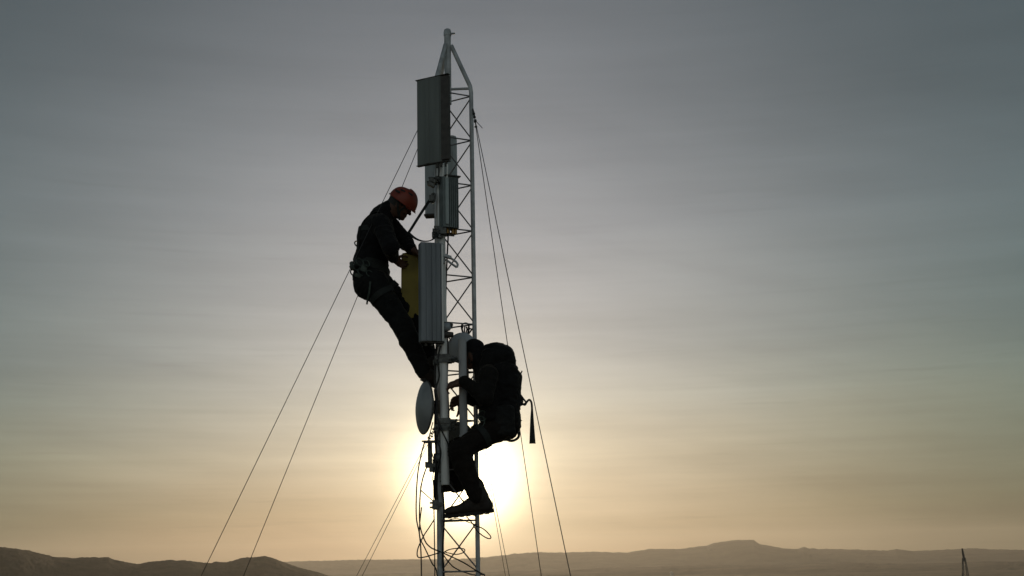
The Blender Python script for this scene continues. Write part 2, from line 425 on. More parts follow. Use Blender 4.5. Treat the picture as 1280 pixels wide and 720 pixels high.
for c in (P(541, 226, -.36), P(539, 231, -.36)): obj('clamp', MB().box(c, (.06, .05, .028), Matrix.Rotation(.5, 3, 'Y')).tube([c - Vector((.035, .02, -.02)), c + Vector((.06, -.01, .02))], .008, 8), CLAMP, mp, bevel=.003)
# arms from pipe back to the front mast leg
for py in (292, 455, 570):
    p = pipe_at(py); q = Vector((LEG1.x, LEG1.y, p.z))
    obj('standoff_arm', MB().tube([p, q], .014, 8).box(q, (.075, .06, .045)), CLAMP, mp, bevel=.003)

# ------------------------------------------------------------------ antennas
def frame_from(pxl, pxr, pyt, pyb, YL, YR):
    ym, pm = (YL + YR) / 2, (pxl + pxr) / 2
    py = (pyt + pyb) / 2
    l, r = P(pxl, py, YL), P(pxr, py, YR)
    zb, zt = P(pm, pyb, ym).z, P(pm, pyt, ym).z
    ux = Vector((r.x - l.x, r.y - l.y, 0)); W = ux.length; ux.normalize()
    uy = Vector((-ux.y, ux.x, 0))          # away from the camera
    o = Vector((l.x, l.y, zb))
    return o, ux, uy, W, zt - zb
UZ = Vector((0, 0, 1))

# top dark panel
o, ux, uy, W, H = frame_from(519.8, 560.3, 96.8, 203.3, -.315, -.46)
t = thing('panel_antenna', o, 'large dark grey panel antenna with a dark rim, topmost on the mast', 'antenna')
prof = [(0, .02), (.012, .004), (W * .30, 0), (W * .32, -.008), (W * .40, -.008), (W * .42, 0), (W * .72, 0), (W * .74, .006), (W * .78, .006), (W * .78, .04), (.02, .04), (0, .03)]
obj('housing', MB().prism(prof, o, ux, uy, UZ, H), PAN_DARK, t, smooth=.5)
prof = [(W * .783, -.004), (W, .004), (W, .035), (W * .783, .04)]
obj('back_plate', MB().prism(prof, o + UZ * .01, ux, uy, UZ, H - .02), PAN_EDGE, t)
capm = MB().prism([(-.004, -.005), (W + .003, -.004), (W + .003, .04), (-.004, .04)], o + UZ * H, ux, uy, UZ, .007)
obj('end_cap', capm, PAN_EDGE, t, bevel=.003)
capm = MB().prism([(.001, .002), (W * .78, .002), (W - .002, .008), (W - .002, .038), (.001, .038)], o - UZ * .006, ux, uy, UZ, .006)
for q in (.62, .74, .88): capm.tube([o + ux * W * q + uy * .02, o + ux * W * q + uy * .02 - UZ * .045], .011, 10)
obj('end_cap', capm, PAN_EDGE, t)
for k in (.12, .86):
    c = o + ux * W * .8 + uy * .035 + UZ * H * k
    obj('bracket', MB().tube([c, V3(LEG1, c.z)], .016, 8).box(V3(LEG1, c.z), (.07, .07, .05)), CLAMP, t, bevel=.003)
for dx, ln in ((.66, .15), (.80, .17), (.92, .15)):
    a = o + ux * W * dx + uy * .02 - UZ * .03
    obj('jumper_cable', MB().tube(smooth_path([a, a - UZ * .05, a + Vector((-.004, .01, -.12)), a + Vector((.004, .02, -ln))]), .0065, 8), CABLE if dx < .7 else PIPE, t)

# pale panel behind
o, ux, uy, W, H = frame_from(530.3, 569.6, 170, 266.5, .27, .24)
t = thing('panel_antenna', o, 'pale blue grey panel antenna on far side of mast, behind the radio unit', 'antenna')
obj('housing', MB().prism([(0, .03), (.02, 0), (W * .28, -.004), (W * .30, .002), (W - .02, 0), (W, .03), (W, .09), (0, .09)], o, ux, uy, UZ, H), PAN_BLUE, t, smooth=.4)
obj('end_cap', MB().prism([(-.004, -.008), (W + .004, -.008), (W + .004, .094), (-.004, .094)], o - UZ * .018, ux, uy, UZ, .018), PAN_EDGE, t, bevel=.003)
for k in (.25, .8):
    c = o + ux * W * .5 + UZ * H * k
    obj('bracket', MB().tube([c, V3(LEG2, c.z)], .016, 8).box(V3(LEG2, c.z), (.07, .07, .05)), CLAMP, t, bevel=.003)

# radio unit
o, ux, uy, W, H = frame_from(554.6, 574, 221, 284, -.43, -.37)
t = thing('remote_radio', o, 'boxy finned radio unit with an open underside, just below the dark top antenna', 'radio unit')
prof = [(0, .012), (.01, 0), (W * .33, 0)]
x = W * .36
while x < W * .94:
    prof += [(x, .005), (x + .003, -.004), (x + .010, -.004), (x + .013, .005)]; x += .0175
prof += [(W, .012), (W, .11), (0, .11)]
obj('casing', MB().prism(prof, o, ux, uy, UZ, H), RADIO, t, smooth=.3)
obj('cover', MB().prism([(.012, -.012), (W * .31, -.012), (W * .31, -.001), (.012, -.001)], o + UZ * .02, ux, uy, UZ, H - .03), RADIO_L, t, bevel=.004)
obj('sun_shield', MB().prism([(W * .1, -.016), (W + .012, -.016), (W + .012, .114), (W * .1, .114)], o + UZ * (H + .002), ux, uy, UZ, .012), PAN_EDGE, t, bevel=.003)
m = MB()
for q in (.2, .38, .72, .9): obj('connector', MB().tube([o + ux * W * q + uy * .05, o + ux * W * q + uy * .05 - UZ * .04], .013, 10), BRASS, t)
m = MB().box(o + ux * W * .12 + uy * .05 - UZ * .03, (.05, .08, .05)).box(o + ux * W * .5 + uy * .09 - UZ * .035, (W * .9, .012, .03), Matrix((ux, uy, UZ)).transposed())
obj('bracket', m, CLAMP, t, bevel=.003)
c = o + ux * W * .3 + uy * .11 + UZ * H * .5
obj('back_bracket', MB().box(c + uy * .01, (.09, .03, .2), Matrix((ux, uy, UZ)).transposed()), CLAMP, t, bevel=.003)

# lower ribbed panel
o, ux, uy, W, H = frame_from(526.3, 556.5, 304, 426, -.47, -.41)
t = thing('panel_antenna', o, 'ribbed slate grey panel antenna beside the yellow board, above the hooded climber', 'antenna')
prof = [(0, .02), (.006, .004), (W * .20, 0), (W * .22, -.010), (W * .30, -.010), (W * .32, .004), (W * .44, .004), (W * .46, -.008), (W * .60, -.008), (W * .63, .002), (W * .80, .002), (W * .84, .012), (W * .97, .02), (W, .04), (W, .085), (0, .085)]
obj('housing', MB().prism(prof, o, ux, uy, UZ, H), PAN_GREY, t, smooth=.3)
obj('edge_strip', MB().prism([(W * .86, .0), (W * .94, .004), (W * .94, .019), (W * .86, .014)], o + UZ * .004, ux, uy, UZ, H - .008), PIPE, t)
obj('end_cap', MB().prism([(.004, .008), (W - .004, .02), (W - .004, .08), (.004, .08)], o - UZ * .012, ux, uy, UZ, .012), PAN_EDGE, t)
obj('end_cap', MB().prism([(.002, .002), (W * .8, .004), (W - .002, .03), (W - .002, .083), (.002, .083)], o + UZ * H, ux, uy, UZ, .006), PAN_GREY, t)
for py in (326, 408):
    c = P(556, py, -.33)
    m = MB().box(P(551, py, -.35), (.06, .05, .05))
    if py < 350:
        a, b = P(557, py - 5, -.36), P(571, py + 5, -.33)
        for dz in (0, .042):
            m.tube([a + Vector((0, 0, -dz + .02)), b + Vector((0, 0, -dz + .02))], .009, 8)
        m.tube([b + Vector((0, 0, .02)), b + Vector((.008, 0, .0)), b + Vector((0, 0, -.022))], .009, 8)
        m.box(P(560, py - 5, -.36), (.055, .05, .022), Matrix.Rotation(.3, 3, 'Y'))
    obj('bracket', m, GALV, t, bevel=.002)
m = MB()
for q in (.25, .5, .75): obj('connector', MB().tube([o + ux * W * q + uy * .045, o + ux * W * q + uy * .045 - UZ * .035], .011, 10), PAN_EDGE, t)

# small round sensor + horn by the panel foot
c = P(557.5, 409, -.34)
t = thing('junction_horn', c, 'small rounded grey fitting and dark stub on the pipe beside the ribbed antenna foot', 'fitting')
obj('ball', MB().lathe(c + Vector((-.03, 0, 0)), (1, -.2, 0), [(0, .02), (.012, .032), (.035, .036), (.06, .03), (.07, .015)], 20), DRUM, t)
obj('stub', MB().tube([P(553, 418, -.36), P(566, 418.5, -.33)], [.028, .022], 12), PAN_EDGE, t)

# yellow board
pts = [P(501.8, 316.5, .0), P(527.5, 312, .02), P(546, 309, .03), P(546, 391, .03), P(513, 399, .0), P(503.0, 403, .0)]
m = MB(); fr = pts[:4] + [P(501.2, 402, .0)]
a, b = fr[0], fr[2]; ux = Vector((b.x - a.x, b.y - a.y, 0)).normalized(); uy = Vector((-ux.y, ux.x, 0))
prof = [((p - a).dot(ux), p.z - a.z) for p in fr]
m.prism(prof, a, ux, UZ, uy, .05)
yb = thing('yellow_board', fr[4], 'flat olive yellow board between the red helmeted climber and the ribbed antenna', 'board')
obj('board', m, YEL, yb, bevel=.008)
obj('edge_strip', MB().tube([a - uy * .004 + ux * .17 + UZ * .03, a - uy * .004 + ux * .17 - UZ * .52], .006, 6), YEL, yb)

# drum antenna behind the slim panel
c = P(577.5, 434, -.10); nrm = Vector((-.16, -1, .1)).normalized()
t = thing('drum_antenna', c, 'round grey drum antenna level with the hooded climber\'s face, crossed by the slim white strip', 'antenna')
obj('radome', MB().lathe(c, nrm, [(-.09, .02), (-.09, .108), (-.085, .113), (.0, .113), (.008, .118), (.02, .118), (.026, .112), (.036, .08), (.042, .04), (.044, .0)], 40), DRUM, t, smooth=.6)
obj('mount', MB().tube([c - nrm * .09, c - nrm * .16], .035, 12).box(c - nrm * .14 - UZ * .14, (.05, .05, .26)), CLAMP, t, bevel=.003)
m = MB()
for k in range(5):
    a = P(579 + k * 1.6, 417, -.05); m.tube([a, a + Vector((-.01 + .01 * k, .02, .04)), a + Vector((.002 * k, .05, .075 - .006 * k))], .006, 6)
m.tube(smooth_path([P(579, 417, -.03), P(577, 407, 0), P(582, 404, 0), P(586, 407, 0), P(585, 416, 0)], 5), .008, 6)
obj('feed_cable', m, CABLE, t)

# second drum behind the climber's knees
c = P(573.5, 546, .0); nrm = Vector((-.1, -1, .05)).normalized()
t = thing('drum_antenna', c, 'dark round drum antenna half hidden behind the hooded climber\'s thigh', 'antenna')
obj('radome', MB().lathe(c, nrm, [(-.09, .02), (-.09, .112), (.01, .118), (.02, .118), (.036, .08), (.044, .0)], 36), PAN_DARK, t, smooth=.6)
obj('mount', MB().tube([c - nrm * .09, c - nrm * .16], .035, 12), CLAMP, t)

# slim panel
st_, sb = P(577.6, 424, -.255), P(579.5, 544, -.255)
t = thing('slim_antenna', sb, 'slim pale upright strip antenna that the hooded climber\'s arm reaches across', 'antenna')
hx, hd = .032, .03
ax = (st_ - sb); H = ax.length; az_ = ax.normalized(); axx = Vector((1, 0, 0)); axx = (axx - az_ * axx.dot(az_)).normalized(); ayy = az_.cross(axx)
prof = [(-hx, .012), (-hx + .006, .002), (-hx * .3, -.006), (hx * .3, -.006), (hx - .006, .002), (hx, .012), (hx, .05), (-hx, .05)]
obj('housing', MB().prism(prof, sb, axx, ayy, az_, H), SLIM, t, smooth=.5)
obj('end_cap', MB().prism([(-hx - .003, -.008), (hx + .003, -.008), (hx + .003, .054), (-hx - .003, .054)], sb - az_ * .012, axx, ayy, az_, .012), SLIM, t, bevel=.002)
for py in (452, 530):
    a = P(574, py, -.23); b = pipe_at(py)
    m = MB().tube([a, b], .014, 8).box((a + b) / 2, (.05, .06, .05)).box(b, (.10, .09, .045)).tube([P(563, py - 3, -.36), P(572, py - 5, -.36)], .011, 8)
    obj('bracket', m, CLAMP, t, bevel=.003)

# left dish, seen almost edge on
c = P(531.5, 509.5, -.16); nrm = Vector((-.93, -.37, .03)).normalized()
t = thing('dish_antenna', c, 'dull grey dish antenna seen nearly edge on, left of the mast below the climber\'s boots', 'dish')
obj('reflector', MB().lathe(c, nrm, [(-.055, .05), (-.05, .09), (-.02, .165), (.0, .203), (.004, .207), (.012, .207), (.018, .198), (.035, .15), (.05, .09), (.058, .04), (.06, .0)], 48), DISH, t, smooth=.7)
_a = nrm.orthogonal().normalized(); _b = nrm.cross(_a)
obj('rim', MB().tube([c + nrm * .004 + (_a * math.cos(k * math.pi / 24) + _b * math.sin(k * math.pi / 24)) * .208 for k in range(49)], .007, 8, cap=False), CLAMP, t)
obj('mount', MB().tube([c - nrm * .05, c - nrm * .10], .05, 14).tube([c - nrm * .10, V3(LEG1, c.z)], .022, 10).box(V3(LEG1, c.z), (.07, .07, .1)), CLAMP, t, bevel=.004)

# side bracket on the left leg
bt, bbm = P(537.5, 552, -.19), P(537.5, 582, -.19)
t = thing('side_bracket', bbm, 'dark steel bracket with bolted flanges sticking out left of the mast', 'bracket')
obj('upright', MB().box((bt + bbm) / 2, (.034, .05, (bt - bbm).length)), CLAMP, t, bevel=.003)
L1z = V3(LEG1, bt.z)
obj('flange', MB().box((bt + L1z) / 2 + Vector((-.02, 0, 0)), (.13, .1, .014)).tube([P(527, 551.5, -.2), P(533, 552, -.2)], .006, 8), CLAMP, t, bevel=.002)
L1z = V3(LEG1, bbm.z)
obj('flange', MB().box((bbm + L1z) / 2, (.14, .1, .03)).tube([P(531, 578.5, -.22), P(540, 578.5, -.22)], .008, 8).box(P(539, 586, -.2), (.03, .05, .05)).box(L1z, (.09, .09, .1)), CLAMP, t, bevel=.003)
obj('bolt', MB().lathe(P(551, 572, -.28), (0, -1, 0), [(-.06, .035), (.0, .04), (.02, .035), (.03, .02)], 14), CLAMP, t)

# box clamped on the left leg under it
c = P(544.5, 631, -.2)
t = thing('leg_clamp', c, 'small dark clamp on the left mast leg beside the climber\'s toe', 'clamp')
obj('jaw', MB().box(c, (.05, .07, .075)).box(c + Vector((.03, -.01, 0)), (.05, .05, .035)), CLAMP, t, bevel=.006)
obj('bolt', MB().tube([c + Vector((-.045, -.01, .015)), c + Vector((.0, -.01, .015))], .008, 6).tube([c + Vector((-.045, -.01, -.02)), c + Vector((.0, -.01, -.02))], .008, 6), GALV, t)

# ------------------------------------------------------------------ cables
def cable(label, pts, r=.0052, name='cable'):
    m = MB().tube(smooth_path([P(*p) for p in pts], 9), r, 8)
    o = obj(name, m, CABLE); return tag(o, label, 'cable', 'cables on the mast')
cable('outermost black cable hanging left of the mast from the dark bracket', [(531, 552, -.2), (527, 566, -.24), (522.5, 590, -.26), (520.4, 620, -.26), (520.6, 648, -.24), (524, 666, -.22), (526, 687, -.2), (526.8, 720, -.2), (527, 800, -.2), (529, 950, -.2)])
cable('black cable that droops from the bracket across the mast foot to the right leg', [(534, 582, -.22), (528, 600, -.25), (525, 622, -.27), (524.8, 655, -.26), (531, 675.5, -.25), (538, 684, -.24), (546, 688, -.22), (560, 694, -.1), (579, 703, -.02), (595, 713, -.03), (606, 719, -.04)])
cable('black cable loop bulging left of the mast leg near the horizon', [(543, 649, -.19), (536, 660, -.22), (529.5, 670, -.26), (523, 684, -.28), (521.4, 693, -.28), (524, 697, -.28), (532, 696, -.26), (539, 694, -.23), (549, 691, -.20)], .0047)
cable('black cable slanting down to the left leg through the loop', [(527, 634, -.24), (524.6, 656, -.25), (525, 672, -.25), (532, 687, -.24), (540, 704, -.23), (546, 716, -.2), (548, 760, -.19), (548, 900, -.19)], .0047)
cable('straight black cable running down close along the left mast leg', [(542, 600, -.21), (542.4, 634, -.21), (543, 670, -.21), (543.6, 720, -.21), (544, 800, -.21), (545, 950, -.21)], .0045)
cable('narrow black cable loop sticking out right of the right mast leg', [(583, 646, -.05), (588, 651, -.06), (593, 657, -.08), (600, 659, -.1), (606, 662.5, -.1), (611.5, 668, -.1), (613.6, 671.5, -.1), (612, 673.3, -.1), (607, 671.8, -.1), (600, 667, -.08), (594, 660.5, -.05), (591, 655, -.04)], .0045)
cable('thin black cable coil lying inside the mast lattice', [(553, 692, -.14), (560, 687.5, -.08), (570, 685.5, -.04), (579, 686, 0), (581, 688, .02), (578.5, 691, .03), (570, 693, .02), (560, 691, 0), (552, 689, -.1)], .0042)
cable('thin black cable that sags across the mast under the loop', [(552, 690, -.16), (558, 699, -.1), (566, 708, -.05), (577, 714, 0), (592, 718.5, 0), (602, 718, -.02), (606, 722, -.02), (604, 760, -.02)], .0045)
cable('wavy black cable along the pale pipe beside the edge on dish', [(551, 432, -.36), (547, 450, -.365), (549, 470, -.36), (544.5, 487, -.35), (547, 500, -.36), (545, 517, -.355), (549, 532, -.365), (546.5, 548, -.36), (551, 566, -.37), (547, 590, -.3), (546, 612, -.22), (548, 632, -.2)], .0068)
cable('black cable that crosses the pale pipe from the dish down to the right', [(543, 487, -.2), (545, 505, -.3), (547, 525, -.36), (553, 540, -.375), (560, 555, -.36), (563, 572, -.33), (558, 590, -.28), (551, 602, -.22)], .0062)
cable('thin cable hanging loose from the dish rim to the bracket', [(541, 528, -.14), (538.5, 538, -.18), (536, 550, -.22), (540, 566, -.22), (543, 580, -.22), (541, 596, -.2), (542, 608, -.2)], .004)
cable('thin cable dangling below the dark bracket across the bright sun', [(533, 585, -.2), (527, 604, -.22), (526, 612, -.22), (532, 618, -.22), (540, 625, -.21), (545, 628, -.2)], .0038)
cable('thin dark cable draped between the legs just under the boot sole', [(556, 652, -.12), (566, 648.5, -.1), (576, 649, -.08), (586, 653, -.06), (596, 656, -.04)], .0035)

cable('thick black feeder running down behind the pale pipe from the ribbed antenna', [(548, 428, -.30), (545, 440, -.27), (543.5, 470, -.25), (545, 500, -.24), (543.8, 535, -.235), (545.5, 575, -.235), (543.5, 605, -.2), (545.5, 630, -.13), (551, 655, -.06), (549, 720, -.04), (551, 950, -.04)], .009)
cable('thick black feeder from the dish mount down between the mast legs', [(546, 508, -.12), (549, 520, -.08), (553, 545, -.05), (552, 590, -.05), (555, 640, -.05), (553.5, 690, -.05), (555, 740, -.05), (555, 950, -.05)], .008)
cable('black feeder dropping from the radio unit behind the ribbed antenna', [(560, 288, -.36), (560, 300, -.33), (558.5, 330, -.27), (557, 380, -.25), (558.5, 410, -.25), (560, 440, -.24), (559, 475, -.24), (561, 520, -.23), (559, 560, -.22)], .0065)
# ------------------------------------------------------------------ guy wires
def guy(label, a, b, r=.0032, fit=True, extra=None):
    a, b = Vector(a), Vector(b); k = a.z / (a.z - b.z); g = a + (b - a) * k
    gz = land_height(g.x, g.y); k = (a.z - gz) / (a.z - b.z); g = a + (b - a) * k
    root = thing('guy_wire', g, label, 'wire', 'guy wires')
    n = 40; pts = [a + (g - a) * (i / n) - UZ * (.35 * 4 * (i / n) * (1 - i / n) * .12) for i in range(n + 1)]
    obj('strand', MB().tube(pts, r, 6), WIRE, root)
    if fit:
        d = (b - a).normalized()
        m = MB().tube([a, a + d * .05], .007, 8).tube([a + d * .05, a + d * .06], .012, 8).tube([a + d * .085, a + d * .097], .011, 8).tube([a + d * .125, a + d * .14], .012, 8)
        if extra: m.tube([a + d * .13, a + d * .13 + Vector(extra)], .003, 6)
        obj('turnbuckle', m, CLAMP, root)
    return root
guy('left guy wire leaving highest and running farthest out to the left', P(546, 113, -.2), P(252, 715, -.45))
guy('left guy wire just inside the outermost one, passing behind the red helmeted climber', P(546, 127, .19), P(305, 715, .5))
guy('low left guy wire, outer of the close pair below the dish', P(546, 529, -.2), P(445, 720, -.3), .0022)
guy('low left guy wire, inner of the close pair below the dish', P(546, 533, .19), P(452, 720, .3), .0022)
guy('right guy wire running farthest out, past the rucksack\'s dangling strap', P(591, 136, -.03), P(714, 720, -1.5), extra=(.06, 0, -.07))
guy('right guy wire passing close behind the rucksack', P(592, 139, .0), P(677, 720, 1.6), .0034)
guy('low right guy wire, outer of the faint pair beside the heel', P(598, 522, -.03), P(637, 720, -.5), .0022, False)
guy('low right guy wire, inner of the faint pair beside the heel', P(598, 526, .0), P(632, 720, .6), .0022, False)

# ------------------------------------------------------------------ soft bodies: distance field -> one continuous mesh
class SDF:
    def __init__(s): s.p = []
    def cone(s, a, b, ra, rb, tag_, k=.02): s.p.append(('c', np.array(a, float), np.array(b, float), ra, rb, tag_, k)); return s
    def ell(s, c, rad, tag_, ax=None, k=.02):
        A = np.eye(3) if ax is None else np.array([list(v) for v in ax], float)
        s.p.append(('e', np.array(c, float), A, np.array(rad, float), 0, tag_, k)); return s
    def rbox(s, c, half, rnd, tag_, ax=None, k=.02):
        A = np.eye(3) if ax is None else np.array([list(v) for v in ax], float)
        s.p.append(('b', np.array(c, float), A, np.array(half, float), rnd, tag_, k)); return s
    @staticmethod
    def dist(p, X):
        if p[0] == 'c':
            a, b, ra, rb = p[1:5]; ab = b - a; L = max(float(ab @ ab), 1e-9)
            t = np.clip(((X - a) @ ab) / L, 0, 1); q = X - a - t[..., None] * ab
            return np.sqrt((q * q).sum(-1)) - (ra + (rb - ra) * t)
        if p[0] == 'e':
            q = (X - p[1]) @ p[2].T; r = p[3]
            k0 = np.sqrt(((q / r) ** 2).sum(-1)); k1 = np.sqrt(((q / r ** 2) ** 2).sum(-1)) + 1e-9
            return k0 * (k0 - 1) / k1
        q = np.abs((X - p[1]) @ p[2].T) - (p[3] - p[4])
        return np.sqrt((np.maximum(q, 0) ** 2).sum(-1)) + np.minimum(q.max(-1), 0) - p[4]
    def bounds(s, p):
        if p[0] == 'c':
            r = max(p[3], p[4]); return np.minimum(p[1], p[2]) - r, np.maximum(p[1], p[2]) + r
        r = np.linalg.norm(p[3]) if p[0] == 'b' else p[3].max(); return p[1] - r, p[1] + r
    def mesh(s, h=.008):
        B = [s.bounds(p) for p in s.p]; lo = np.min([b[0] for b in B], 0) - .05; hi = np.max([b[1] for b in B], 0) + .05
        n = np.ceil((hi - lo) / h).astype(int) + 1
        F = np.full(n, .2, np.float32)
        axs = [lo[i] + h * np.arange(n[i]) for i in range(3)]
        for p, (bl, bh) in zip(s.p, B):
            i0 = np.maximum(((bl - .06 - lo) / h).astype(int), 0); i1 = np.minimum(np.ceil((bh + .06 - lo) / h).astype(int) + 1, n)
            sl_ = tuple(slice(a, b) for a, b in zip(i0, i1))
            X = np.stack(np.meshgrid(*[axs[i][sl_[i]] for i in range(3)], indexing='ij'), -1)
            d = s.dist(p, X).astype(np.float32); f = F[sl_]; k = p[6]
            hh = np.clip(.5 + .5 * (f - d) / k, 0, 1)
            F[sl_] = f * (1 - hh) + d * hh - k * hh * (1 - hh)
        return s.nets(F, lo, h)
    @staticmethod
    def nets(F, lo, h):
        S = F < 0; n = np.array(F.shape) - 1
        cnt = np.zeros(n, np.uint8); acc = np.zeros((*n, 3), np.float32); num = np.zeros(n, np.float32)
        C = {}
        for dx in (0, 1):
            for dy in (0, 1):
                for dz in (0, 1):
                    sl_ = (slice(dx, dx + n[0]), slice(dy, dy + n[1]), slice(dz, dz + n[2])); C[dx, dy, dz] = (F[sl_], S[sl_])
        for a in range(3):
            o1, o2 = [i for i in range(3) if i != a]
            for u in (0, 1):
                for v in (0, 1):
                    k0 = [0, 0, 0]; k0[o1] = u; k0[o2] = v; k1 = list(k0); k1[a] = 1
                    f0, s0 = C[tuple(k0)]; f1, s1 = C[tuple(k1)]; x = s0 != s1
                    t = np.where(x, f0 / np.where(x, f0 - f1, 1), 0)
                    num += x; acc[..., a] += t; acc[..., o1] += x * u; acc[..., o2] += x * v
        act = num > 0; ids = -np.ones(n, np.int64); ids[act] = np.arange(act.sum())
        ijk = np.argwhere(act); V = (ijk + acc[act] / num[act][:, None]) * h + lo
        Q = []
        for a in range(3):
            o1, o2 = [(1, 2), (2, 0), (0, 1)][a]
            sl0 = [slice(None)] * 3; sl1 = [slice(None)] * 3; sl0[a] = slice(0, -1); sl1[a] = slice(1, None)
            s0, s1 = S[tuple(sl0)], S[tuple(sl1)]
            e = np.argwhere(s0 != s1); e = e[(e[:, o1] > 0) & (e[:, o2] > 0) & (e[:, o1] < n[o1]) & (e[:, o2] < n[o2])]
            fl = s0[tuple(e.T)]
            def idx(d1, d2):
                q = e.copy(); q[:, o1] -= d1; q[:, o2] -= d2; return ids[tuple(q.T)]
            q = np.stack([idx(1, 1), idx(0, 1), idx(0, 0), idx(1, 0)], 1); q[~fl] = q[~fl][:, ::-1]; Q.append(q)
        return V, np.concatenate(Q)
    def build(s, name, mats, parent, h=.008, tags=None, folds=None, rounds=2):
        """mats: materials; tags: {tag: material index}; folds: {tag: depth of creases}"""
        V, Q = s.mesh(h)
        for _ in range(rounds):
            A = np.zeros_like(V); c = np.zeros(len(V))
            for i in range(4):
                a, b = Q[:, i], Q[:, (i + 1) % 4]
                np.add.at(A, a, V[b]); np.add.at(c, a, 1); np.add.at(A, b, V[a]); np.add.at(c, b, 1)
            V = V * .5 + .5 * A / np.maximum(c, 1)[:, None]
        D = np.stack([s.dist(p, V) for p in s.p], 1); near = D.argmin(1); tv = np.array([p[5] for p in s.p])[near]
        me = bpy.data.meshes.new(name); me.from_pydata(V.tolist(), [], Q.tolist()); me.update()
        if folds:
            N = np.zeros(len(V) * 3, np.float32); me.vertices.foreach_get('normal', N); N = N.reshape(-1, 3)
            for i in range(len(V)):
                amp = folds.get(tv[i], 0)
                if not amp: continue
                v = Vector(V[i]); w = Vector((noise.noise(v * 6), noise.noise(v * 6 + Vector((9, 0, 0))), noise.noise(v * 6 + Vector((0, 9, 0))))) * .06
                q = v + w; a = noise.noise(Vector((q.x * 9, q.y * 9, q.z * 20))); b = noise.noise(q * 27)
                V[i] += N[i] * amp * ((1 - 2.2 * abs(a)) * .9 + b * .45)
            me.vertices.foreach_set('co', V.astype(np.float32).ravel()); me.update()
        if tags:
            ft = tv[Q[:, 0]]; me.polygons.foreach_set('material_index', np.array([tags.get(x, 0) for x in ft], np.int32))
        return link(name, me, mats, parent, smooth=3.2), V, Q

def hand(s, wrist, dirn, palm_n, curl=.6, size=1.0, side=1, thumb_open=.6, tag_='skin', curls=None):
    """palm with five bent fingers; palm_n points out of the palm; side: which way the thumb lies along d x n"""
    w = Vector(wrist); d = Vector(dirn).normalized(); n = Vector(palm_n); n = (n - d * n.dot(d)).normalized(); c = d.cross(n) * side
    z = size
    s.cone(w - d * .02, w + d * .03 * z, .025 * z, .027 * z, tag_, .012)
    for k, off in enumerate((.026, .009, -.009, -.025)):
        s.cone(w + d * .02 * z + c * off * .7 * z, w + d * (.088 - .004 * abs(k - 1)) * z + c * off * z, .0155 * z, .0125 * z, tag_, .014)
    for k, (off, ln) in enumerate(zip((.027, .009, -.009, -.026), (.074, .083, .077, .06))):
        cu = curls[k] if curls else curl
        p = w + d * (.090 - .004 * abs(k - 1)) * z + c * off * z; a = 0
        for j, (fr, rr) in enumerate(((.45, .0095), (.32, .0088), (.23, .0078))):
            a += cu * (.55 + .25 * j)
            q = p + (d * math.cos(a) + n * math.sin(a)) * ln * fr * z + c * off * .06
            s.cone(p, q, rr * z, (rr - .0008) * z, tag_, .005); p = q
    p = w + d * .028 * z + c * .024 * z; td = (d * .62 + c * .75 * thumb_open + n * .45).normalized()
    q = p + td * .045 * z; s.cone(p, q, .0145 * z, .0115 * z, tag_, .012)
    q2 = q + (td * .8 + d * .5 + n * .25).normalized() * .034 * z; s.cone(q, q2, .011 * z, .0095 * z, tag_, .005)
    q3 = q2 + (td * .5 + d * .8 + n * .35).normalized() * .026 * z; s.cone(q2, q3, .0095 * z, .008 * z, tag_, .005)

def head(s, c, fwd, up, k=1.0, hair=True):
    """cranium, jaw, nose, brow, lips, ears round the head's centre c"""
    c = Vector(c); f = Vector(fwd).normalized(); u = Vector(up); u = (u - f * u.dot(f)).normalized(); r = f.cross(u)
    ax = (f, r, u)
    at = lambda a, b, e: c + f * a + r * b + u * e
    s.ell(at(-.012, 0, .025), (.096 * k, .076, .088), 'hair' if hair else 'skin', ax, .02)
    s.ell(at(.028, 0, -.012), (.068, .066, .092), 'skin', ax, .02)
    s.ell(at(.034, 0, -.074), (.05, .048, .04), 'skin', ax, .025)         # jaw
    s.ell(at(.078, 0, -.094), (.017, .022, .016), 'skin', ax, .014)        # chin
    s.cone(at(.092, 0, .012), at(.112, 0, -.03), .008, .0125, 'skin', .010) # nose
    for b in (-1, 1):
        s.ell(at(.104, b * .011, -.034), (.009, .008, .007), 'skin', ax, .006)
        s.cone(at(.090, b * .012, .024), at(.080, b * .045, .022), .010, .009, 'skin', .010)   # brow
        s.ell(at(.080, b * .031, .004), (.011, .013, .011), 'eye', ax, .004)
        s.ell(at(.062, b * .048, -.03), (.025, .016, .018), 'skin', ax, .02)  # cheek
        s.ell(at(-.005, b * .076, -.012), (.018, .008, .032), 'skin', ax, .008)  # ear
    s.cone(at(.090, -.02, -.058), at(.090, .02, -.058), .008, .008, 'lips', .008)
    s.cone(at(.088, -.017, -.069), at(.088, .017, -.069), .008, .008, 'lips', .008)
    return at

